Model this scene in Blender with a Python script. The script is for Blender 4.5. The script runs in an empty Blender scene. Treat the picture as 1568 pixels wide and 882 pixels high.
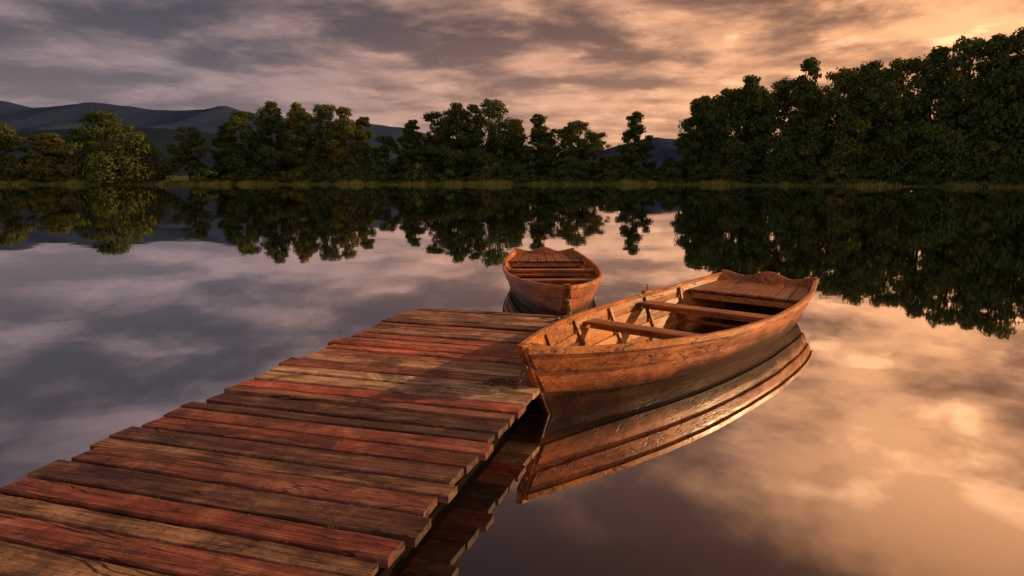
import bpy, math, random
import numpy as np
from mathutils import Vector, Matrix, noise as mnoise
scene=bpy.context.scene
R=math.radians
SUN_DIR=Vector((1.0,0.22,0)).normalized(); SUN_EL=17.0

# ---------------------------------------------------------------- helpers
def link(o,parent=None):
    scene.collection.objects.link(o)
    if parent: o.parent=parent
    return o
def mesh_obj(name,verts,faces,mats=(),parent=None,smooth=False):
    me=bpy.data.meshes.new(name); me.from_pydata([tuple(v) for v in verts],[],[tuple(f) for f in faces]); me.update()
    for m in mats: me.materials.append(m)
    if smooth: me.polygons.foreach_set('use_smooth',[True]*len(me.polygons))
    o=bpy.data.objects.new(name,me); return link(o,parent)
def empty(name,loc=(0,0,0),rz=0,scale=1):
    o=bpy.data.objects.new(name,None); o.location=loc; o.rotation_euler=(0,0,rz); o.scale=(scale,)*3
    o.empty_display_size=.2
    return link(o)
class NT:
    def __init__(s,tree): s.t=tree; s.n=tree.nodes; s.l=tree.links
    def add(s,typ,**kw):
        n=s.n.new(typ)
        for k,v in kw.items():
            if k.startswith('i_'):
                key=k[2:]; key=int(key) if key.isdigit() else key.replace('_',' ')
                s.put(n.inputs[key],v)
            else: setattr(n,k,v)
        return n
    def put(s,sock,v):
        if isinstance(v,bpy.types.NodeSocket): s.l.new(v,sock)
        else: sock.default_value=v
    def math(s,op,a,b=0,c=0,clamp=False):
        n=s.n.new('ShaderNodeMath'); n.operation=op; n.use_clamp=clamp
        s.put(n.inputs[0],a); s.put(n.inputs[1],b); s.put(n.inputs[2],c); return n.outputs[0]
    def vmath(s,op,a,b=(0,0,0)):
        n=s.n.new('ShaderNodeVectorMath'); n.operation=op
        s.put(n.inputs[0],a); s.put(n.inputs[1],b); return n.outputs[1] if op in('DOT_PRODUCT','LENGTH') else n.outputs[0]
    def maprange(s,v,a,b,c=0,d=1,smooth=False):
        n=s.n.new('ShaderNodeMapRange'); n.clamp=True
        if smooth: n.interpolation_type='SMOOTHSTEP'
        for k,x in zip(range(5),(v,a,b,c,d)): s.put(n.inputs[k],x)
        return n.outputs[0]
    def mix(s,f,a,b,blend='MIX'):
        n=s.n.new('ShaderNodeMix'); n.data_type='RGBA'; n.blend_type=blend
        s.put(n.inputs[0],f)
        for k,x in ((6,a),(7,b)):
            if not isinstance(x,bpy.types.NodeSocket): x=tuple(x)+((1,) if len(x)==3 else ())
            s.put(n.inputs[k],x)
        return n.outputs[2]
    def noise(s,vec,scale,detail=4,rough=.5,dist=0):
        n=s.n.new('ShaderNodeTexNoise'); s.put(n.inputs['Vector'],vec)
        n.inputs['Scale'].default_value=scale; n.inputs['Detail'].default_value=detail
        n.inputs['Roughness'].default_value=rough; n.inputs['Distortion'].default_value=dist
        return n.outputs['Fac']
def new_mat(name):
    m=bpy.data.materials.new(name); m.use_nodes=True; m.node_tree.nodes.clear()
    g=NT(m.node_tree); out=g.add('ShaderNodeOutputMaterial'); return m,g,out

def wood_mat(name,tint_attr=None,dark=(.05,.02,.012),light=(.3,.14,.07),axis=0,grain=1.0,rough=.6,wet_shade=False,spec=.35,bump=.5,stain=.6,wz=(.07,.17)):
    m,g,out=new_mat(name)
    tc=g.add('ShaderNodeTexCoord'); co=tc.outputs['Object']
    if tint_attr:
        at=g.add('ShaderNodeAttribute',attribute_name='seed'); 
        sh=g.vmath('SCALE',at.outputs['Vector']); sh.node.inputs['Scale'].default_value=41.0
        pc=g.vmath('ADD',co,sh)
    else: pc=co
    st=[9*grain]*3; st[axis]=.8*grain
    v1=g.vmath('MULTIPLY',pc,tuple(st))
    st2=[80*grain]*3; st2[axis]=3*grain
    v2=g.vmath('MULTIPLY',pc,tuple(st2))
    n1=g.noise(v1,1.3,4,.6,1.2)
    n2=g.noise(v2,1.0,3,.65,.3)
    n3=g.noise(pc,2.6,4,.65,.5)
    n4=g.noise(pc,38,2,.7)
    f=g.math('ADD',g.math('MULTIPLY',n1,.45),g.math('ADD',g.math('MULTIPLY',n2,.38),g.math('MULTIPLY',n3,.3)))
    f=g.maprange(f,.45,.67)
    if tint_attr:
        ct=g.add('ShaderNodeAttribute',attribute_name='tint').outputs['Color']
        dk=g.mix(1.0,ct,(.19,.11,.08),'MULTIPLY')
        lt=g.mix(g.maprange(g.noise(pc,4.5,4,.7),.5,.68,0,.38),ct,(.68,.38,.21))
        col=g.mix(f,dk,lt)
    else:
        col=g.mix(f,dark,light)
    st_=g.maprange(g.noise(pc,1.6,6,.75,.8),.47,.60)
    col=g.mix(g.math('MULTIPLY',st_,stain),col,(.035,.018,.011))
    cr=g.math('ABSOLUTE',g.math('SUBTRACT',g.noise(v1,.8,3,.5,.6),.5))
    crk=g.maprange(cr,.0,.014,1,0)
    crm=g.math('MULTIPLY',crk,g.maprange(g.noise(pc,1.7,1),.42,.55))
    col=g.mix(g.math('MULTIPLY',crm,.9),col,(.006,.004,.003))
    sp=g.maprange(n4,.60,.70)
    col=g.mix(g.math('MULTIPLY',sp,.65),col,(.02,.014,.01))
    ro=g.maprange(f,0,1,rough-.12,rough+.15)
    w=None
    if wet_shade:
        z=g.add('ShaderNodeSeparateXYZ'); g.put(z.inputs[0],co)
        zz=g.math('ADD',z.outputs[2],g.math('MULTIPLY',g.math('SUBTRACT',n3,.5),.14))
        w=g.maprange(zz,wz[0],wz[1],1,0)
        col=g.mix(g.math('MULTIPLY',w,.90),col,(.012,.008,.005))  # dark low band: wet wood plus shade painted into the colour
    h=g.math('SUBTRACT',g.math('ADD',g.math('MULTIPLY',n2,.5),g.math('MULTIPLY',n1,.6)),g.math('MULTIPLY',crm,.8))
    h=g.math('ADD',h,g.math('MULTIPLY',n4,.15))
    b=g.add('ShaderNodeBump',i_Height=h); b.inputs['Strength'].default_value=bump; b.inputs['Distance'].default_value=.012
    p=g.add('ShaderNodeBsdfPrincipled',i_Base_Color=col,i_Roughness=ro,i_Normal=b.outputs[0])
    p.inputs['Specular IOR Level'].default_value=spec
    if w is not None: g.put(p.inputs['Specular IOR Level'],g.maprange(w,0,1,spec,spec*.35))
    g.l.new(p.outputs[0],out.inputs[0]); return m

# ---------------------------------------------------------------- world / sky
w=bpy.data.worlds.new("World"); scene.world=w; w.use_nodes=True
try:
    w.cycles.sampling_method='MANUAL'; w.cycles.sample_map_resolution=256
except Exception: pass
w.node_tree.nodes.clear(); g=NT(w.node_tree)
wo=g.add('ShaderNodeOutputWorld')
sky=g.add('ShaderNodeTexSky'); sky.sky_type='NISHITA'; sky.sun_disc=False
sky.sun_elevation=R(SUN_EL); sky.sun_rotation=math.atan2(SUN_DIR.x,SUN_DIR.y)
tc=g.add('ShaderNodeTexCoord'); d=g.vmath('NORMALIZE',tc.outputs['Generated'])
sp=g.add('ShaderNodeSeparateXYZ'); g.put(sp.inputs[0],d); X,Y,Z=sp.outputs
zc=g.math('MAXIMUM',Z,0.0); den=g.math('ADD',zc,.13)
cb=g.add('ShaderNodeCombineXYZ'); g.put(cb.inputs[0],g.math('DIVIDE',X,den)); g.put(cb.inputs[1],g.math('DIVIDE',Y,den)); P=cb.outputs[0]
n1=g.noise(g.vmath('ADD',P,(3.1,7.7,0)),1.8,6,.57,.15)
n2=g.noise(g.vmath('ADD',P,(14.3,5.2,4)),.8,3,.5,.2)
n3=g.noise(g.vmath('ADD',P,(1.3,9.2,8)),3.0,4,.58,.3)
hx=g.vmath('NORMALIZE',g.vmath('MULTIPLY',d,(1,1,0)))
az=g.vmath('DOT_PRODUCT',hx,(.82,.57,0))
a=g.maprange(az,.18,.93,0,1); a=g.math('POWER',a,1.3)
c=g.math('ADD',g.math('MULTIPLY',n1,.62),g.math('MULTIPLY',n2,.38))
lb=g.math('MULTIPLY',g.math('SUBTRACT',1,a),g.maprange(Z,.10,.26,0,.030))
c=g.math('SUBTRACT',c,lb)
c=g.math('SUBTRACT',c,g.maprange(Z,.30,.5,0,.035))
cs=g.maprange(c,.41,.61,0,1,True)
dark=g.mix(a,(.092,.078,.096),(.27,.115,.055))
lite=g.mix(a,(.35,.25,.255),(1.40,.65,.28))
col=g.mix(cs,dark,lite)
ed=g.math('MULTIPLY',g.maprange(n3,.50,.68,0,1,True),g.maprange(c,.46,.58,0,1,True))
col=g.mix(g.math('MULTIPLY',ed,g.maprange(a,0,1,.2,.75)),col,g.mix(a,(.55,.38,.36),(2.3,1.15,.55)))
hz=g.maprange(Z,0,.20,1,0); hz=g.math('POWER',hz,1.2)
hcol=g.mix(a,(.41,.29,.30),(1.10,.52,.25))
col=g.mix(g.math('MULTIPLY',hz,.65),col,hcol)
upl=g.mix(a,(.30,.29,.32),(.50,.44,.40))
up=g.mix(g.maprange(Z,.34,.56,0,1,True),(1,1,1),upl)
col=g.mix(1.0,col,up,'MULTIPLY')
bk=g.maprange(Y,.05,-.5,0,1,True); ze=g.maprange(Z,.65,.92,0,1,True)
op=g.math('MAXIMUM',bk,g.math('MULTIPLY',ze,.6))
opc=g.mix(cs,(.40,.32,.29),(.86,.65,.54))  # unseen sky behind camera and overhead, brightened as added fill light
col=g.mix(op,col,opc)
bgs=g.add('ShaderNodeBackground'); g.put(bgs.inputs[0],sky.outputs[0]); bgs.inputs[1].default_value=.06
bgc=g.add('ShaderNodeBackground'); g.put(bgc.inputs[0],col); bgc.inputs[1].default_value=1.0
ms=g.add('ShaderNodeMixShader'); ms.inputs[0].default_value=.92
g.l.new(bgs.outputs[0],ms.inputs[1]); g.l.new(bgc.outputs[0],ms.inputs[2]); g.l.new(ms.outputs[0],wo.inputs[0])

sl=bpy.data.lights.new('sun','SUN'); sl.energy=5.0; sl.angle=R(.6); sl.color=(1,.60,.28)
so=link(bpy.data.objects.new('sun',sl)); 
sd=Vector((SUN_DIR.x*math.cos(R(SUN_EL)),SUN_DIR.y*math.cos(R(SUN_EL)),math.sin(R(SUN_EL))))
so.rotation_euler=sd.to_track_quat('Z','Y').to_euler(); so.location=(40,5,30)

# ---------------------------------------------------------------- camera
cam=bpy.data.cameras.new('camera'); co=link(bpy.data.objects.new('camera',cam))
cam.lens=24; cam.sensor_width=36; cam.clip_end=20000; cam.clip_start=.05
co.location=(0,0,2.0); co.rotation_euler=(R(90-9.3),0,0); scene.camera=co

# ---------------------------------------------------------------- shoreline & ground
def S(x):
    b=163+1.2*math.sin(x*.11)+.8*math.sin(x*.31+1)
    if x>40: b-=.82*(x-40)
    if x<-135: b+=.9*(x+135)
    return b
m_ground,g,out=new_mat('ground_mat')
tc=g.add('ShaderNodeTexCoord'); o_=tc.outputs['Object']
n=g.noise(o_,.08,6,.6); nn=g.noise(o_,1.5,5,.7)
colr=g.mix(n,(.05,.07,.018),(.15,.15,.04)); colr=g.mix(g.math('MULTIPLY',nn,.45),colr,(.03,.025,.012))
p=g.add('ShaderNodeBsdfDiffuse',i_Color=colr); g.l.new(p.outputs[0],out.inputs[0])
xs=sorted(set([-8000,-5000,-3000,-1800,-1000,-700,-500,-400]+list(range(-320,321,4))+[400,500,700,1000,1800,3000,5000,8000]))
offs=[(-6000,-1.8),(-600,-1.8),(-60,-1.8),(-8,-1.2),(-1,-.25),(0,.02),(.8,.25),(3,.4),(10,.6),(40,1.2),(150,2),(600,2.5),(2500,3),(9000,4)]
V=[];F=[]
for x in xs:
    xx=max(-320,min(320,x))
    for (o,z) in offs:
        V.append((x,S(xx)+o,z+(0.15*mnoise.noise(Vector((x*.1,o*.1,0))) if o>=1 else 0)))
nr=len(offs)
for i in range(len(xs)-1):
    for j in range(nr-1):
        a_=i*nr+j; F.append((a_,a_+nr,a_+nr+1,a_+1))
mesh_obj('ground',V,F,[m_ground],smooth=True)

# water
m_water,g,out=new_mat('water_mat')
tc=g.add('ShaderNodeTexCoord'); o_=tc.outputs['Object']
nb=g.noise(o_,1.1,2,.5,.3)
nb2=g.noise(g.vmath('MULTIPLY',o_,(.25,.6,1)),.35,2,.5)
b=g.add('ShaderNodeBump',i_Height=g.math('ADD',g.math('MULTIPLY',nb,.25),nb2)); b.inputs['Strength'].default_value=.35; b.inputs['Distance'].default_value=.012
lw=g.add('ShaderNodeLayerWeight'); lw.inputs['Blend'].default_value=.5; g.put(lw.inputs['Normal'],b.outputs[0])
fac=g.maprange(lw.outputs['Facing'],.38,.90,.32,.93)
gl=g.add('ShaderNodeBsdfGlossy'); gl.inputs['Color'].default_value=(.97,.95,.95,1); gl.inputs['Roughness'].default_value=.02; g.put(gl.inputs['Normal'],b.outputs[0])
df=g.add('ShaderNodeBsdfDiffuse'); df.inputs['Color'].default_value=(.008,.006,.005,1)
mx=g.add('ShaderNodeMixShader'); g.put(mx.inputs[0],fac); g.l.new(df.outputs[0],mx.inputs[1]); g.l.new(gl.outputs[0],mx.inputs[2]); g.l.new(mx.outputs[0],out.inputs[0])
mesh_obj('lake_water',[(-900,-900,0),(900,-900,0),(900,168,0),(-900,168,0)],[(0,1,2,3)],[m_water])

# ---------------------------------------------------------------- mountains
def mountain(name,pts,yr,foot,colr,seed):
    m,g,out=new_mat(name+'_mat')
    tc=g.add('ShaderNodeTexCoord'); nn=g.noise(tc.outputs['Object'],.004,6,.6)
    cc=g.mix(nn,tuple(c*.75 for c in colr),tuple(c*1.2 for c in colr))  # bluish base colour has the distance haze painted in
    p=g.add('ShaderNodeBsdfDiffuse',i_Color=cc)
    g.l.new(p.outputs[0],out.inputs[0])
    px=[q[0] for q in pts]; pz=[q[1] for q in pts]
    xs=np.linspace(px[0],px[-1],260); V=[];F=[];rows=18
    for x in xs:
        h=float(np.interp(x,px,pz)); h+=6*mnoise.noise(Vector((x*.008,seed,0)))+3*mnoise.noise(Vector((x*.03,seed,3)))
        for j in range(rows+6):
            t=j/rows
            if t<=1: z=h*(t**1.15); y=yr-foot*(1-t)
            else: z=h*(1-(t-1)*1.5); y=yr+foot*(t-1)
            k=1-abs(2*min(t,1)-1) if t<1 else 0
            z+=k*h*.15*mnoise.fractal(Vector((x*.003,y*.0022,seed)),1,2,5)
            V.append((x,y,max(z,-2)))
    nr=rows+6
    for i in range(len(xs)-1):
        for j in range(nr-1):
            a_=i*nr+j; F.append((a_,a_+nr,a_+nr+1,a_+1))
    mesh_obj(name,V,F,[m],smooth=True)
mountain('mountain_range',[(-6000,350),(-4091,450),(-3300,410),(-2959,431),(-2846,420),(-2732,383),(-2580,400),(-2392,418),(-2200,398),(-2072,378),(-1864,370),(-1751,376),(-1680,394),(-1640,404),(-1600,388),(-1525,362),(-1260,325),(-845,304),(-619,275),(-317,201),(60,110),(440,120),(626,183),(815,227),(985,205),(1193,128),(1950,70),(5000,90)],4000,1900,(.030,.050,.098),1.7)
mountain('foothills',[(-6000,200),(-3000,235),(-2500,215),(-2150,190),(-1700,215),(-1300,190),(-900,140),(-200,60),(900,55),(3000,50)],3000,1100,(.020,.032,.052),5.2)

# ---------------------------------------------------------------- trees
m_bark,g,out=new_mat('bark_mat')
tc=g.add('ShaderNodeTexCoord'); nn=g.noise(g.vmath('MULTIPLY',tc.outputs['Object'],(6,6,1)),1,3,.6)
p=g.add('ShaderNodeBsdfDiffuse',i_Color=g.mix(nn,(.025,.018,.012),(.10,.07,.045))); g.l.new(p.outputs[0],out.inputs[0])
def leaf_mat(name,c1,c2,c3):
    m,g,out=new_mat(name)
    oi=g.add('ShaderNodeObjectInfo')
    tn=g.add('ShaderNodeAttribute',attribute_name='tone').outputs['Fac']
    tn2=g.add('ShaderNodeAttribute',attribute_name='tone2').outputs['Fac']
    colr=g.mix(tn,c1,c2)
    colr=g.mix(g.math('MULTIPLY',tn2,.45),colr,c3)
    colr=g.mix(g.math('MULTIPLY',g.math('POWER',oi.outputs['Random'],2.0),.30),colr,c3)
    df=g.add('ShaderNodeBsdfDiffuse',i_Color=colr)
    tr=g.add('ShaderNodeBsdfTranslucent'); g.put(tr.inputs[0],g.mix(.5,colr,(.22,.18,.025)))
    mx=g.add('ShaderNodeMixShader'); mx.inputs[0].default_value=.28
    g.l.new(df.outputs[0],mx.inputs[1]); g.l.new(tr.outputs[0],mx.inputs[2]); g.l.new(mx.outputs[0],out.inputs[0]); return m
m_leaf=leaf_mat('foliage_dark_mat',(.030,.060,.022),(.088,.130,.040),(.15,.145,.032))
m_leafy=leaf_mat('foliage_yellow_mat',(.07,.09,.02),(.16,.15,.033),(.24,.18,.035))

def tube(V,F,path,r0,r1,n=7):
    base=len(V); k=len(path)
    for i,p in enumerate(path):
        p=Vector(p); q=Vector(path[min(i+1,k-1)])-Vector(path[max(i-1,0)]); q.normalize()
        a=q.orthogonal().normalized(); b=q.cross(a); r=r0+(r1-r0)*i/(k-1)
        for j in range(n):
            t=2*math.pi*j/n; V.append(p+a*r*math.cos(t)+b*r*math.sin(t))
    for i in range(k-1):
        for j in range(n):
            F.append((base+i*n+j,base+i*n+(j+1)%n,base+(i+1)*n+(j+1)%n,base+(i+1)*n+j))
def make_tree(name,seed,H=20,W=12,base=.08,shape='round',nl=46,leaves=11000,mat=None,ls=.34,trunk=True):
    rg=np.random.default_rng(seed); 
    V=[];F=[]; lobes=[]
    for i in range(nl):
        t=(i+rg.random())/nl
        if shape=='round': e=math.sin(math.pi*(.16+.78*t))**.65
        elif shape=='tall': e=(math.sin(math.pi*(.12+.84*t))**.8)*(1.05-.30*t)
        else: e=math.sqrt(max(0,1-t*t))
        e*=.85+.30*rg.random()
        ang=rg.random()*6.283; rr=W/2*e*math.sqrt(rg.random()*.95+.02)*.88
        lr=W*(.075+.105*rg.random())*(1.15-.5*t)
        z=base*H+t*(H*(1-base)); z=min(z,H-lr*.7); z=max(z,lr*.5)
        lobes.append((rr*math.cos(ang),rr*math.sin(ang),z,lr,rg.random(),max(0,rg.normal(0,.5))))
    if trunk:
        lean=rg.normal(0,.03*H,2)
        path=[(lean[0]*t*t+.15*math.sin(5*t+seed),lean[1]*t*t,H*.88*t-.5) for t in np.linspace(0,1,9)]
        tube(V,F,path,H*.018+.05,.05,9)
        for k in range(0,nl,2):
            l=lobes[k]; t0=max(.08,(l[2]/H-.18)/.88); 
            s=Vector((lean[0]*t0*t0,lean[1]*t0*t0,H*.88*t0-.5)); e=Vector(l[:3]); m=(s+e)/2+Vector((0,0,-.05*H*.3))
            tube(V,F,[s,m,e],.11,.03,5)
    nb=len(F); V=np.array([tuple(v) for v in V]) if V else np.zeros((0,3))
    L=np.array(lobes); wgt=L[:,3]**2; wgt/=wgt.sum()
    idx=rg.choice(len(L),leaves,p=wgt); C=L[idx,:3]; rad=L[idx,3]
    D=rg.normal(size=(leaves,3)); D/=np.linalg.norm(D,axis=1)[:,None]
    k=1.12*rg.random(leaves)**.42
    stray=rg.random(leaves)<.12; k[stray]*=1.35
    Pp=C+D*(rad*k)[:,None]*np.array([1,1,.70])
    Nn=D*.8+rg.normal(size=(leaves,3))*.4; Nn[:,2]+=.15; Nn/=np.linalg.norm(Nn,axis=1)[:,None]
    T=np.cross(Nn,rg.normal(size=(leaves,3))); T/=np.linalg.norm(T,axis=1)[:,None]; B=np.cross(Nn,T)
    s=ls*(.5+.75*rg.random(leaves))[:,None]
    q=np.stack([Pp+T*s,Pp+B*s*.6,Pp-T*s*.9,Pp-B*s*.65],1).reshape(-1,3)
    q[:,2]=np.maximum(q[:,2],.02)
    nv=len(V); AV=np.vstack([V,q]); 
    nF=nb+leaves
    me=bpy.data.meshes.new(name); me.vertices.add(len(AV)); me.vertices.foreach_set('co',AV.ravel())
    fl=np.array(F,dtype=np.int32).reshape(-1) if nb else np.zeros(0,np.int32)
    loops=np.concatenate([fl,np.arange(leaves*4,dtype=np.int32)+nv])
    me.loops.add(len(loops)); me.loops.foreach_set('vertex_index',loops)
    me.polygons.add(nF); me.polygons.foreach_set('loop_start',np.arange(nF,dtype=np.int32)*4)
    try: me.polygons.foreach_set('loop_total',np.full(nF,4,dtype=np.int32))
    except Exception: pass
    me.polygons.foreach_set('material_index',np.concatenate([np.zeros(nb,np.int32),np.ones(leaves,np.int32)]))
    me.materials.append(m_bark); me.materials.append(mat or m_leaf)
    me.update(calc_edges=True); me.validate()
    for nm,vals in (('tone',L[idx,4]*.7+.3*rg.random(leaves)),('tone2',L[idx,5])):
        at=me.attributes.new(nm,'FLOAT','FACE'); tone=np.concatenate([np.zeros(nb),np.clip(vals,0,1)]).astype(np.float32)
        if len(me.polygons)==nF: at.data.foreach_set('value',tone)
    return me
TY={
 'r1':make_tree('tree_a',1,20,13,.04,'round',nl=80,leaves=14000),
 'r2':make_tree('tree_b',2,20,14,.03,'round',nl=90,leaves=15000),
 't1':make_tree('tree_c',3,20,9.5,.04,'tall',nl=75,leaves=11500),
 't2':make_tree('tree_d',4,20,10.5,.03,'tall',nl=80,leaves=13000),
 'c1':make_tree('tree_e',5,20,9,.04,'tall',nl=90,leaves=11500),
 'r3':make_tree('tree_f',8,20,12,.16,'round',nl=55,leaves=11000),
 'y1':make_tree('tree_g',6,20,11,.04,'tall',mat=m_leafy,nl=65,leaves=10000),
 'b1':make_tree('bush_a',10,4,7,.02,'bush',nl=26,leaves=3000,ls=.28,trunk=False),
 'b2':make_tree('bush_b',11,4,6,.02,'bush',nl=22,leaves=2600,ls=.28,mat=m_leafy,trunk=False),
 'd1':make_tree('bush_c',12,12,17,.03,'bush',nl=90,leaves=15000,ls=.34),
}
rnd=random.Random(5)
row=empty('distant_treeline',(0,170,0))
def place(kind,x,y,h,wd=None,solo=None):
    me=TY[kind]; H0={'b1':4,'b2':4,'d1':12}.get(kind,20)
    z=h/H0; W0={'r1':13,'r2':14,'t1':9.5,'t2':10.5,'c1':9,'r3':12,'y1':11,'b1':7,'b2':6,'d1':17}[kind]
    xy=(wd/W0) if wd else z*rnd.uniform(.9,1.12)
    o=bpy.data.objects.new(solo or me.name,me); o.scale=(xy,xy,z); o.rotation_euler=(0,0,rnd.uniform(0,6.28))
    if solo: link(o); o.location=(x,y,.5)
    else: link(o,row); o.location=(x,y-170,.5)
solo=[('r3',-80,172,13.5,10),('r2',-103,176,17.5,17),('d1',-92,168,11.8,19),('t1',30.2,171,17,10)]
for k,x,y,h,wd in solo: place(k,x,y,h,wd,'deciduous_tree')
L=[('r1',-129,174,15,13),('y1',-119,180,12.5,12),('t2',-137,178,17,11),('y1',-148,176,14,12),('r1',-160,160,16,12),('r1',-124,184,12,12),('r2',-112,186,11,13),
('t1',-72.5,178,15,10),('r1',-67,174,17.5,11),('t2',-61,177,20,11),('y1',-55,179,20,10),('t1',-52,174,18,10),('r2',-47.5,178,19.5,12),
('y1',-42,175,18.5,10),('t1',-37.8,179,16.5,9),('r1',-32,176,11.5,9),('r1',-28,180,8,8),
('t1',-25,176,15.5,9.5),('r1',-19.6,178,17.5,11),('t2',-14,175,19.5,11),('c1',-10,179,19.5,10),('r2',-4.8,177,20.5,13),('t2',1,180,16,10),
('t1',6.5,175,16.8,10),('r1',11.5,178,13.5,11),('r2',16.5,176,15.2,12),('r1',21.5,179,12.5,10),('b1',26,174,6.5,8),('b1',35,175,5,8),('b1',39,173,6,8),
('t1',43.7,165,19.5,9),('t2',46.5,168,20.5,9),('r1',50,162,21.5,12),('t2',54.2,160,24,11),('t1',57,163,22,10),('r1',60,155,22.5,12),('c1',64.5,153,26.5,11),
('r2',70.2,150,23.5,13),('t2',74.5,147,25,12),('r1',78.7,143,25,14),('t2',83,139,26.3,13),('r2',87.3,136,27.5,14),('t1',91,133,27.5,13),('r2',95,131,28.5,15),
('r1',101,126,28,14),('t2',107,121,28,14),('r2',113,116,27,15),('r1',121,111,27,14),('r2',130,104,26,15)]
for k,x,y,h,wd in L: place(k,x,y,h,wd)
for x in np.arange(-75,22,7.0):
    if -34<x<-26: continue
    place(rnd.choice(['r1','t1','t2']),x+rnd.uniform(-1,1),187+rnd.uniform(-3,3),rnd.uniform(11,15.5))
for x in np.arange(47,125,7.0):
    place(rnd.choice(['r1','r2','t2']),x+rnd.uniform(-1,1),S(x)+20+rnd.uniform(-3,3),rnd.uniform(19,23)*(1.0 if x<70 else 1.12))
bz=empty('shore_bushes',(0,165,0))
def pb(k,x,y,h,wd):
    me=TY[k]; o=bpy.data.objects.new(me.name,me); o.parent=bz; scene.collection.objects.link(o)
    o.scale=(wd/7,wd/7,h/4); o.rotation_euler=(0,0,rnd.uniform(0,6.28)); o.location=(x,y-165,.2)
x=-150
while x<128:
    lone=(-86<x<-76)
    if not lone or rnd.random()<.3:
        pb('b2' if rnd.random()<(.28 if x<0 else .1) else 'b1',x,S(x)+rnd.uniform(3.5,8),rnd.uniform(1.2,2.2) if lone else rnd.uniform(1.2,4.8),rnd.uniform(5,9))
    x+=rnd.uniform(1.9,4.0)
for x in (-113,-108,-117,-122): pb('b2',x,171,rnd.uniform(5,6.8),9)
m_reed,g,out=new_mat('reed_mat')
tn=g.add('ShaderNodeAttribute',attribute_name='tone').outputs['Fac']
cc=g.mix(tn,(.05,.075,.02),(.24,.22,.055))
p=g.add('ShaderNodeBsdfDiffuse',i_Color=cc); g.l.new(p.outputs[0],out.inputs[0])
V=[];F=[];T=[]
for i in range(34000):
    x=rnd.uniform(-170,130); o=rnd.uniform(-.6,3.4); cl=mnoise.noise(Vector((x*.12,0,2)))+.5*mnoise.noise(Vector((x*.5,0,7)))
    if rnd.random()>.50+.9*cl: continue
    y=S(x)+o; h=rnd.uniform(.2,.95)*(1+.9*cl); wv=rnd.uniform(.03,.09); lx=rnd.uniform(-.25,.25)
    b0=len(V); z0=max(0,min(.4,o*.15))-.02
    V+= [(x-wv,y,z0),(x+wv,y+rnd.uniform(-.05,.05),z0),(x+lx+.01,y,z0+h)]; F.append((b0,b0+1,b0+2)); T.append(min(1,max(0,.45+1.4*cl+rnd.uniform(-.3,.3))))
ob=mesh_obj('shore_reeds',V,F,[m_reed]); at=ob.data.attributes.new('tone','FLOAT','FACE'); at.data.foreach_set('value',T)

# ---------------------------------------------------------------- dock
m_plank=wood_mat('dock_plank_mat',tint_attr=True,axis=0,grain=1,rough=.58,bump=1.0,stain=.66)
m_under=wood_mat('dock_beam_mat',dark=(.006,.004,.003),light=(.025,.015,.01),axis=1,rough=.85,wet_shade=True,spec=.15)
ang=-math.atan(.30)
DX,DY=1.06,8.30
DW=2.44
dock=empty('wooden_dock',(DX,DY,.27),ang)   # local x across (0=right edge), y along (0=far end, negative toward shore)
rg=random.Random(11)
V=[];F=[];SEED=[];TINT=[]
pal=[(.42,.18,.10),(.24,.10,.065),(.52,.28,.15),(.30,.12,.075),(.46,.13,.08),(.50,.22,.115),(.20,.085,.055),(.56,.17,.10)]
special={0:(.40,.15,.095),1:(.66,.38,.22),2:(.36,.14,.09),3:(.64,.33,.18),4:(.66,.22,.125),5:(.68,.34,.19),7:(.74,.19,.10),8:(.74,.30,.16),9:(.76,.17,.09),10:(.78,.22,.12),11:(.60,.24,.13),12:(.72,.40,.22),13:(.48,.15,.09),14:(.86,.52,.30),15:(.84,.49,.29),16:(.56,.12,.07),17:(.46,.19,.11),19:(.30,.12,.075),20:(.48,.12,.075),22:(.50,.25,.14),23:(.36,.11,.07),25:(.44,.11,.07)}  # board tints by position; palest ones paint in the sunlit patch
y=0;i=0;last=None
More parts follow.
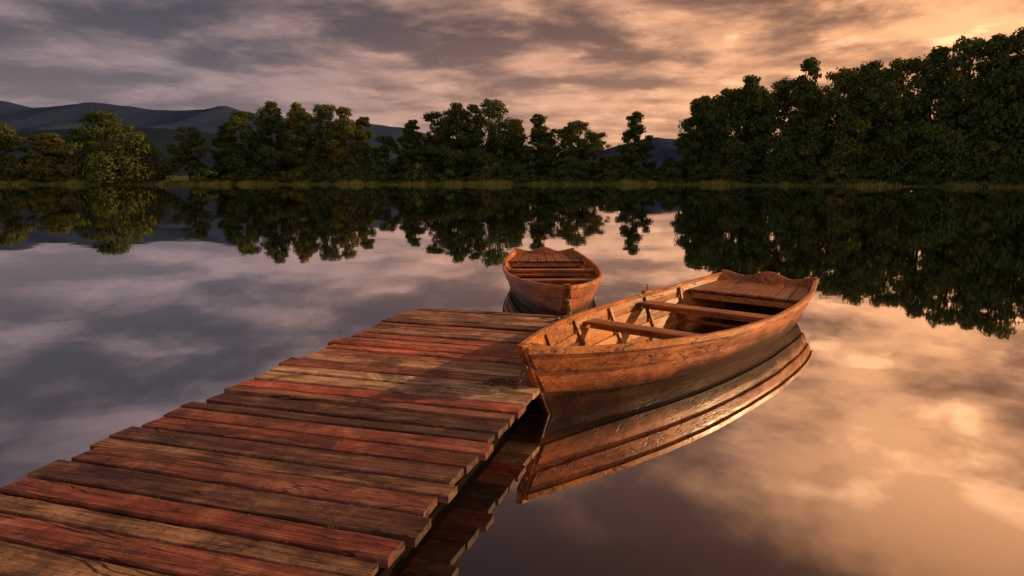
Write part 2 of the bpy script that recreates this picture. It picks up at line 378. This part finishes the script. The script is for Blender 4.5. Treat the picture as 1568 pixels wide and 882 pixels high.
while y>-11.5:
    wd=rg.uniform(.130,.222); gap=rg.uniform(.010,.028)
    x1=rg.uniform(-.035,.045); x0=-DW+rg.uniform(-.07,.05)
    if i==0: x0=-DW+.08
    th=.046; zo=rg.uniform(-.006,.008); skew=rg.uniform(-.014,.014); ti=rg.uniform(-.006,.006)
    seg=44; base=len(V); e=.007
    ie=int(round(-y/.2175)); 
    tint=special.get(ie,None) if ie!=last else rg.choice(pal)
    if tint is None: tint=rg.choice(pal)
    last=ie
    k_=rg.uniform(.8,1.12)*(1 if ie<18 else .80); tint=tuple(c*k_ for c in tint); sd_=(rg.random(),rg.random(),rg.random())  # near boards tinted darker to paint in the dim foreground
    for s in range(seg+1):
        t=s/seg; xx=x0+(x1-x0)*t
        ya=y+skew*(t-.5)*2+.005*mnoise.noise(Vector((xx*3,i*7.1,0)))+.004*mnoise.noise(Vector((xx*17,i*7.1,1)))
        yb=y-wd+skew*(t-.5)*2+.006*mnoise.noise(Vector((xx*3,i*7.1,5)))+.005*mnoise.noise(Vector((xx*19,i*7.1,6)))
        zt=zo+.004*mnoise.noise(Vector((xx*1.3,i*3.3,9)))
        z1=zt+ti; z2=zt-ti
        ee=e*(1+.9*mnoise.noise(Vector((xx*11,i*2.2,3))))
        for (yy,zz) in ((yb,-th),(yb,z2-ee),(yb+ee,z2),(yb+wd*.33,z2*.66+z1*.33+.0015*mnoise.noise(Vector((xx*9,i,1)))),(ya-wd*.33,z1*.66+z2*.33),(ya-ee,z1),(ya,z1-ee),(ya,-th)):
            jx=xx
            if s in (0,seg): jx+= .018*mnoise.noise(Vector((yy*22,i*1.7,s)))
            V.append((jx,yy,zz))
    nf0=len(F)
    for s in range(seg):
        for k in range(8):
            a_=base+s*8+k; b_=base+s*8+(k+1)%8; F.append((a_,b_,b_+8,a_+8))
    F.append(tuple(base+k for k in range(7,-1,-1))); F.append(tuple(base+seg*8+k for k in range(8)))
    nn_=len(F)-nf0
    SEED+=[sd_]*nn_; TINT+=[tint]*(nn_-2)+[tuple(c*.45 for c in tint)]*2  # end faces tinted darker so the sunlit ends look shaded
    y-=wd+gap; i+=1
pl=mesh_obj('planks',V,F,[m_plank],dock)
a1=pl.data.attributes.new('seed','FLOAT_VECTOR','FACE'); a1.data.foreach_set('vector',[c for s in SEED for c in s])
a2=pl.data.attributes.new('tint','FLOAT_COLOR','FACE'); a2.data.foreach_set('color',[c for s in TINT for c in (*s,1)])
def box(V,F,c,s):
    b=len(V); cx,cy,cz=c; sx,sy,sz=(q/2 for q in s)
    V+=[(cx+i*sx,cy+j*sy,cz+k*sz) for i in(-1,1) for j in(-1,1) for k in(-1,1)]
    F+=[(b,b+1,b+3,b+2),(b+4,b+6,b+7,b+5),(b,b+4,b+5,b+1),(b+2,b+3,b+7,b+6),(b,b+2,b+6,b+4),(b+1,b+5,b+7,b+3)]
def bevel(o,wd=.006,seg=2):
    m=o.modifiers.new('bev','BEVEL'); m.width=wd; m.segments=seg; m.limit_method='ANGLE'
V=[];F=[]
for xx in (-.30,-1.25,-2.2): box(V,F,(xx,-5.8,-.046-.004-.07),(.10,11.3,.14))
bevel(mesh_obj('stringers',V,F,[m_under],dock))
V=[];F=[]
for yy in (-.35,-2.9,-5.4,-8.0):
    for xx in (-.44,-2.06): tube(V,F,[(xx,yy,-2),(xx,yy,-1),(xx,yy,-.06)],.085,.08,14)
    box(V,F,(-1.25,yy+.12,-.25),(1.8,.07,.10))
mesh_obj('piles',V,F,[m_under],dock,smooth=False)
m_iron,g,out=new_mat('rusty_iron_mat')
tc=g.add('ShaderNodeTexCoord'); nn=g.noise(tc.outputs['Object'],60,3,.6)
p=g.add('ShaderNodeBsdfPrincipled',i_Base_Color=g.mix(nn,(.06,.045,.038),(.24,.13,.08))); p.inputs['Metallic'].default_value=.6; p.inputs['Roughness'].default_value=.45; g.l.new(p.outputs[0],out.inputs[0])
V=[];F=[]
yy=-.1
while yy>-9:
    for xx in (-.26,-1.25,-2.2):
        b=len(V); cx=xx+rg.uniform(-.02,.02); cy=yy+rg.uniform(-.03,.03)
        for k in range(8): V.append((cx+.006*math.cos(k*.785),cy+.006*math.sin(k*.785),.0095))
        F.append(tuple(range(b,b+8)))
    yy-=.11
mesh_obj('nail_heads',V,F,[m_iron],dock)

def chain(name,pts,parent=None,R0=.02,r=.0052):
    P=[Vector(p) for p in pts]; step=R0*1.9
    L=[0]
    for i in range(1,len(P)): L.append(L[-1]+(P[i]-P[i-1]).length)
    n=int(L[-1]/step); V=[];F=[]
    for k in range(n):
        d=k*step; i=max(j for j in range(len(L)) if L[j]<=d); i=min(i,len(P)-2)
        t=(d-L[i])/(L[i+1]-L[i]); p=P[i].lerp(P[i+1],t); dr=(P[i+1]-P[i]).normalized()
        a=dr.orthogonal().normalized(); a=Matrix.Rotation(math.pi/2*(k%2)+.3,3,dr)@a; nrm=dr.cross(a)
        b=len(V); A=14;B=6
        for u in range(A):
            tu=2*math.pi*u/A; cdir=dr*math.cos(tu)*1.35+a*math.sin(tu)*.8; cen=p+cdir*R0
            rad=cdir.normalized()
            for v in range(B):
                tv=2*math.pi*v/B; V.append(cen+rad*r*math.cos(tv)+nrm*r*math.sin(tv))
        for u in range(A):
            for v in range(B):
                F.append((b+u*B+v,b+((u+1)%A)*B+v,b+((u+1)%A)*B+(v+1)%B,b+u*B+(v+1)%B))
    return mesh_obj(name,V,F,[m_iron],parent,smooth=True)

# ---------------------------------------------------------------- boats
m_hull=wood_mat('boat_hull_mat',dark=(.18,.040,.010),light=(.56,.155,.024),axis=1,rough=.38,wet_shade=True,bump=.3,stain=.38,grain=.8,spec=.45,wz=(.16,.30))  # waterline band raised up the side to paint in lower-hull shade
m_rail=wood_mat('boat_rail_mat',dark=(.26,.075,.018),light=(.70,.25,.048),axis=1,rough=.40,bump=.3,stain=.3,grain=.8,spec=.5)
m_in=wood_mat('boat_inside_mat',dark=(.18,.052,.012),light=(.64,.235,.045),axis=1,rough=.50,bump=.4,stain=.40,grain=.8)
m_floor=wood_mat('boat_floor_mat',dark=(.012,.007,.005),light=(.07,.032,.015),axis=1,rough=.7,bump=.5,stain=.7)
m_seat=wood_mat('boat_seat_mat',dark=(.16,.042,.014),light=(.50,.155,.042),axis=0,rough=.42,bump=.4,stain=.38)
m_seatl=wood_mat('boat_stern_seat_mat',dark=(.13,.038,.015),light=(.40,.14,.045),axis=1,rough=.45,bump=.4,stain=.4)
def cr(xs,ys,x):
    x=min(max(x,xs[0]),xs[-1]); i=0
    while i<len(xs)-2 and x>xs[i+1]: i+=1
    h=xs[i+1]-xs[i]; t=(x-xs[i])/h
    def sl(j):
        if j==0: return (ys[1]-ys[0])/(xs[1]-xs[0])
        if j==len(xs)-1: return (ys[-1]-ys[-2])/(xs[-1]-xs[-2])
        return (ys[j+1]-ys[j-1])/(xs[j+1]-xs[j-1])
    m0,m1=sl(i)*h,sl(i+1)*h
    return (2*t**3-3*t*t+1)*ys[i]+(t**3-2*t*t+t)*m0+(-2*t**3+3*t*t)*ys[i+1]+(t**3-t*t)*m1
GU=[0,.08,.16,.28,.4,.55,.65,.8,.9,1]; GV=[.035,.27,.47,.69,.83,.915,.925,.88,.80,.68]
ZU=[0,.1,.3,.5,.7,.85,1]; ZV=[.634,.575,.50,.455,.45,.47,.525]
LEN=6.0; RK=.36
def boat(name,loc,rz,scale,seed):
    E=empty(name,loc,rz,scale)
    def gb(u): return cr(GU,GV,u)
    def zb(u): return -.11+.10*max(0,1-u/.2)**2+.12*max(0,(u-.7)/.3)**2
    def pt(u,t,side,off=0):
        y=RK*(1-t); y=y+(LEN-.28*(1-t)-y)*u
        wg=gb(u); wb=.72*wg if u>.02 else .03
        wx=wb+(wg-wb)*(t**.8)+off
        z=zb(u)+(cr(ZU,ZV,u)-zb(u))*t
        return (side*wx,y,z)
    NU=48; lev=[0,.38,.70,1.0]
    for side in (-1,1):
        V=[];F=[]; MI=[]
        for k in range(3):
            t0,t1=lev[k],lev[k+1]+(.03 if k<2 else 0)
            base=len(V)
            for iu in range(NU+1):
                u=iu/NU; j=.003*mnoise.noise(Vector((u*20,k,seed+side)))
                lo=.036 if k>0 else .012
                V+= [pt(u,t0,side,lo+j),pt(u,(t0+t1)/2,side,lo*.5+.006+j),pt(u,t1,side,.002+j),pt(u,t1,side,-.018),pt(u,(t0+t1)/2,side,-.018+.003*k),pt(u,t0,side,lo-.026)]
            for iu in range(NU):
                for q in range(6):
                    a_=base+iu*6+q; b_=base+iu*6+(q+1)%6
                    F.append((a_,b_,b_+6,a_+6) if side>0 else (a_,a_+6,b_+6,b_)); MI.append(0 if q in (0,1,2,5) else 1)
            F.append(tuple(base+q for q in range(6))); MI.append(0)
            F.append(tuple(base+NU*6+q for q in range(6))); MI.append(0)
        o=mesh_obj('strakes_'+('port' if side<0 else 'starboard'),V,F,[m_hull,m_in],E); o.data.polygons.foreach_set('material_index',MI)
        V=[];F=[]
        for iu in range(NU+1):
            u=iu/NU; x,y,z=pt(u,1,side); s=side; jz=.003*mnoise.noise(Vector((u*14,seed,side)))
            z+=jz
            V+= [(x+s*.028,y,z-.038),(x+s*.030,y,z+.010),(x+s*.022,y,z+.016),(x-s*.022,y,z+.016),(x-s*.028,y,z+.010),(x-s*.027,y,z-.024)]
        for iu in range(NU):
            for q in range(6):
                a_=iu*6+q; b_=iu*6+(q+1)%6; F.append((a_,b_,b_+6,a_+6))
        F.append(tuple(range(6))); F.append(tuple(NU*6+q for q in range(6)))
        mesh_obj('gunwale_'+('port' if side<0 else 'starboard'),V,F,[m_rail],E)
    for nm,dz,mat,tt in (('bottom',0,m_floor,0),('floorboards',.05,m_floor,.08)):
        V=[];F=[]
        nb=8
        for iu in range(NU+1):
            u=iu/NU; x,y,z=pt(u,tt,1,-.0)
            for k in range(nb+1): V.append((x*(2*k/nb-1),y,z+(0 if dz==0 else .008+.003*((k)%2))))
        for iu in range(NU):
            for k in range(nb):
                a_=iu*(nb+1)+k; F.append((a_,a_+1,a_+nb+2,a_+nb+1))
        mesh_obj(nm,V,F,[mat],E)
    V=[];F=[]
    for u in (.15,.30,.47,.64,.80):
        for side in (-1,1):
            b=len(V); n=6; dw=.022
            for k in range(n+1):
                t=.06+.9*k/n; x,y,z=pt(u,t,side,-.02); s=side
                V+= [(x,y-dw,z),(x,y+dw,z),(x-s*.032,y+dw,z),(x-s*.032,y-dw,z)]
            for k in range(n):
                for q in range(4):
                    a_=b+k*4+q; b_=b+k*4+(q+1)%4; F.append((a_,b_,b_+4,a_+4))
            F.append((b,b+1,b+2,b+3)); F.append((b+n*4,b+n*4+1,b+n*4+2,b+n*4+3))
        x,y,z=pt(u,.1,1,-.02); box(V,F,(0,y,z+.035),(2*x-.04,.045,.04))
    mesh_obj('ribs',V,F,[m_in],E)
    for nm,yc,wd,tt in (('thwart_bow',2.18,.21,.86),('thwart_mid',3.72,.23,.86),('thwart_low',4.55,.16,.45)):
        y0_=RK*(1-tt); u=(yc-y0_)/(LEN-.28*(1-tt)-y0_); x,y,z=pt(u,tt,1,-.022)
        x2,_,_=pt(u+.02,tt,1,-.022); x1_,_,_=pt(u-.02,tt,1,-.022); xm=min(x,x1_,x2)
        V=[];F=[]; box(V,F,(0,yc,z),(2*xm,wd,.034)); o=mesh_obj(nm,V,F,[m_seat],E); bevel(o,.006)
        if tt>.8:
            V=[];F=[]
            box(V,F,(0,yc,z-.047),(2*xm-.06,.05,.05)); mesh_obj(nm+'_beam',V,F,[m_in],E)
    V=[pt(0.004,1,-1,-.02),pt(0.004,1,1,-.02),pt(.06,1,1,-.02),pt(.06,1,-1,-.02)]
    V=[(x,y,z-.006) for x,y,z in V]+[(x,y,z-.04) for x,y,z in V]
    mesh_obj('breasthook',V,[(0,1,2,3),(7,6,5,4),(0,4,5,1),(1,5,6,2),(2,6,7,3),(3,7,4,0)],[m_in],E)
    V=[];F=[]; nbd=8; y0,y1=5.02,5.88
    for k in range(nbd):
        def edge(yq,kk):
            u=(yq-.05)/(LEN-.08); x,_,z=pt(u,.84,1,-.03); return (-x+2*x*kk/nbd,z)
        g_=.008; b=len(V)
        for yq in (y0+rg.uniform(-.015,.015),(y0+y1)/2,y1):
            xa,z=edge(yq,k); xb,_=edge(yq,k+1); z+=(.004 if k%2 else 0)
            V+= [(xa+g_,yq,z-.014),(xb-g_,yq,z-.014),(xb-g_,yq,z+.014),(xa+g_,yq,z+.014)]
        for s in range(2):
            for q in range(4):
                a_=b+s*4+q; b_=b+s*4+(q+1)%4; F.append((a_,b_,b_+4,a_+4))
        F.append((b,b+1,b+2,b+3)); F.append((b+8,b+11,b+10,b+9))
    mesh_obj('stern_seat',V,F,[m_seatl],E)
    x,y,z=pt(.84,.74,1,-.03); V=[];F=[]; box(V,F,(0,5.04,z-.02),(2*x-.02,.03,.08)); mesh_obj('stern_seat_front',V,F,[m_in],E)
    V=[];F=[]; n=40
    xt,yt,zt=pt(1,1,1,.02); xb,yb,zb_=pt(1,0,1,.01)
    for k in range(n+1):
        q=2*k/n-1
        top=zt+.012+.036*math.cos(q*math.pi*2.0)*(1 if abs(q)>.5 else 1.2)+.015*(1-q*q)
        for th in (0,.035):
            V.append((q*xt,yt-.01+th+.06*(1-q*q),top))
            V.append((q*(xt+xb)/2,(yt+yb)/2-.01+th+.05*(1-q*q),(zt+zb_)/2))
            V.append((q*xb,yb-.01+th+.04*(1-q*q),zb_))
    for k in range(n):
        a_=k*6;b_=a_+6
        F+=[(a_,b_,b_+1,a_+1),(a_+1,b_+1,b_+2,a_+2),(a_+3,a_+4,b_+4,b_+3),(a_+4,a_+5,b_+5,b_+4),(a_,a_+3,b_+3,b_)]
    F+=[(0,1,4,3),(1,2,5,4),(n*6,n*6+3,n*6+4,n*6+1),(n*6+1,n*6+4,n*6+5,n*6+2)]
    mesh_obj('transom',V,F,[m_hull],E)
    V=[];F=[]
    for t in (0,.33,.66,1,1.06):
        y=RK*(1-t); z=zb(0)+(ZV[0]-zb(0))*t
        V+= [(-.032,y-.035,z),(.032,y-.035,z),(.05,y+.07,z),(-.05,y+.07,z)]
    for s in range(4):
        for q in range(4):
            a_=s*4+q;b_=s*4+(q+1)%4; F.append((a_,b_,b_+4,a_+4))
    F.append((0,1,2,3)); F.append((16,17,18,19))
    o=mesh_obj('stem_post',V,F,[m_hull],E); bevel(o,.006)
    V=[];F=[]; cz=.47; cy=RK*(1-.78)-.045
    for u_ in range(16):
        tu=2*math.pi*u_/16
        for v_ in range(6):
            tv=2*math.pi*v_/6; rr=.030+.0065*math.cos(tv); V.append((rr*math.cos(tu),cy+.0065*math.sin(tv)-.012,cz+rr*math.sin(tu)))
    for u_ in range(16):
        for v_ in range(6): F.append((u_*6+v_,((u_+1)%16)*6+v_,((u_+1)%16)*6+(v_+1)%6,u_*6+(v_+1)%6))
    mesh_obj('mooring_ring',V,F,[m_iron],E,smooth=True)
    V=[];F=[]; u=.66; x,y,z=pt(u,1,-1); box(V,F,(x,y,z+.035),(.05,.22,.035)); tube(V,F,[(x,y,z+.03),(x,y,z+.08),(x,y,z+.13)],.012,.012,8)
    mesh_obj('oarlock',V,F,[m_rail],E)
    return E
b1=boat('rowing_boat',(.085,5.32,0),-math.atan2(.618,.786),1.0,1)
b2=boat('rowing_boat',(.72,8.82,0),R(0.5),.90,7)

pts=[(.095,5.33,.45),(.06,5.34,.36),(.03,5.40,.305),(-.01,5.47,.292),(-.08,5.50,.289),(-.14,5.55,.289),(-.10,5.60,.289),(-.02,5.58,.29),(.03,5.53,.292),(-.02,5.52,.310),(-.10,5.56,.308),(-.17,5.60,.289),(-.22,5.53,.289),(-.16,5.49,.289),(-.10,5.53,.305)]
chain('mooring_chain',pts,R0=.02,r=.0058)
chain('mooring_chain',[(.72,8.80,.40),(.735,8.68,.335),(.735,8.52,.31),(.72,8.36,.30),(.69,8.25,.292),(.60,8.17,.29),(.54,8.05,.29),(.66,8.03,.29),(.74,8.10,.29)],R0=.026,r=.008)

m_grass,g,out=new_mat('grass_mat')
p=g.add('ShaderNodeBsdfPrincipled'); p.inputs['Base Color'].default_value=(.16,.17,.03,1); p.inputs['Roughness'].default_value=.6; g.l.new(p.outputs[0],out.inputs[0])
for (x,y,n) in ((-.89,3.17,18),(-.876,3.6,12),(-1.9,3.4,7),(-.55,4.35,6)):
    V=[];F=[]
    for k in range(n):
        a_=rg.uniform(0,6.28); l=rg.uniform(.02,.055); bx=rg.uniform(-.03,.03); by=rg.uniform(-.008,.008); b=len(V)
        w_=.0022; dx,dy=math.cos(a_)*l*.6,math.sin(a_)*l*.6
        V+= [(bx-w_,by,-.01),(bx+w_,by,-.01),(bx+dx*.4+w_*.8,by+dy*.4,l*.6),(bx+dx*.4-w_*.8,by+dy*.4,l*.6),(bx+dx,by+dy,l)]
        F+=[(b,b+1,b+2,b+3),(b+3,b+2,b+4)]
    o=mesh_obj('grass_tuft',V,F,[m_grass]); o.location=(x,y,.27)
m_lit=wood_mat('litter_mat',dark=(.06,.035,.015),light=(.22,.15,.05),rough=.8)
V=[];F=[]
for k in range(420):
    x=rg.uniform(-DW+.05,-.03); yy=-rg.uniform(0.05,8)**1; s=rg.uniform(.003,.011); a_=rg.uniform(0,6.28); b=len(V)
    ca,sa=math.cos(a_)*s,math.sin(a_)*s
    V+= [(x+ca,yy+sa,.013),(x-sa*.45,yy+ca*.45,.018),(x-ca,yy-sa,.013),(x+sa*.45,yy-ca*.45,.015)]; F.append((b,b+1,b+2,b+3))
o=mesh_obj('leaf_litter',V,F,[m_lit]); o.location=(DX,DY,.27); o.rotation_euler=(0,0,ang)

scene.view_settings.view_transform='Standard'; scene.view_settings.look='None'; scene.view_settings.exposure=0
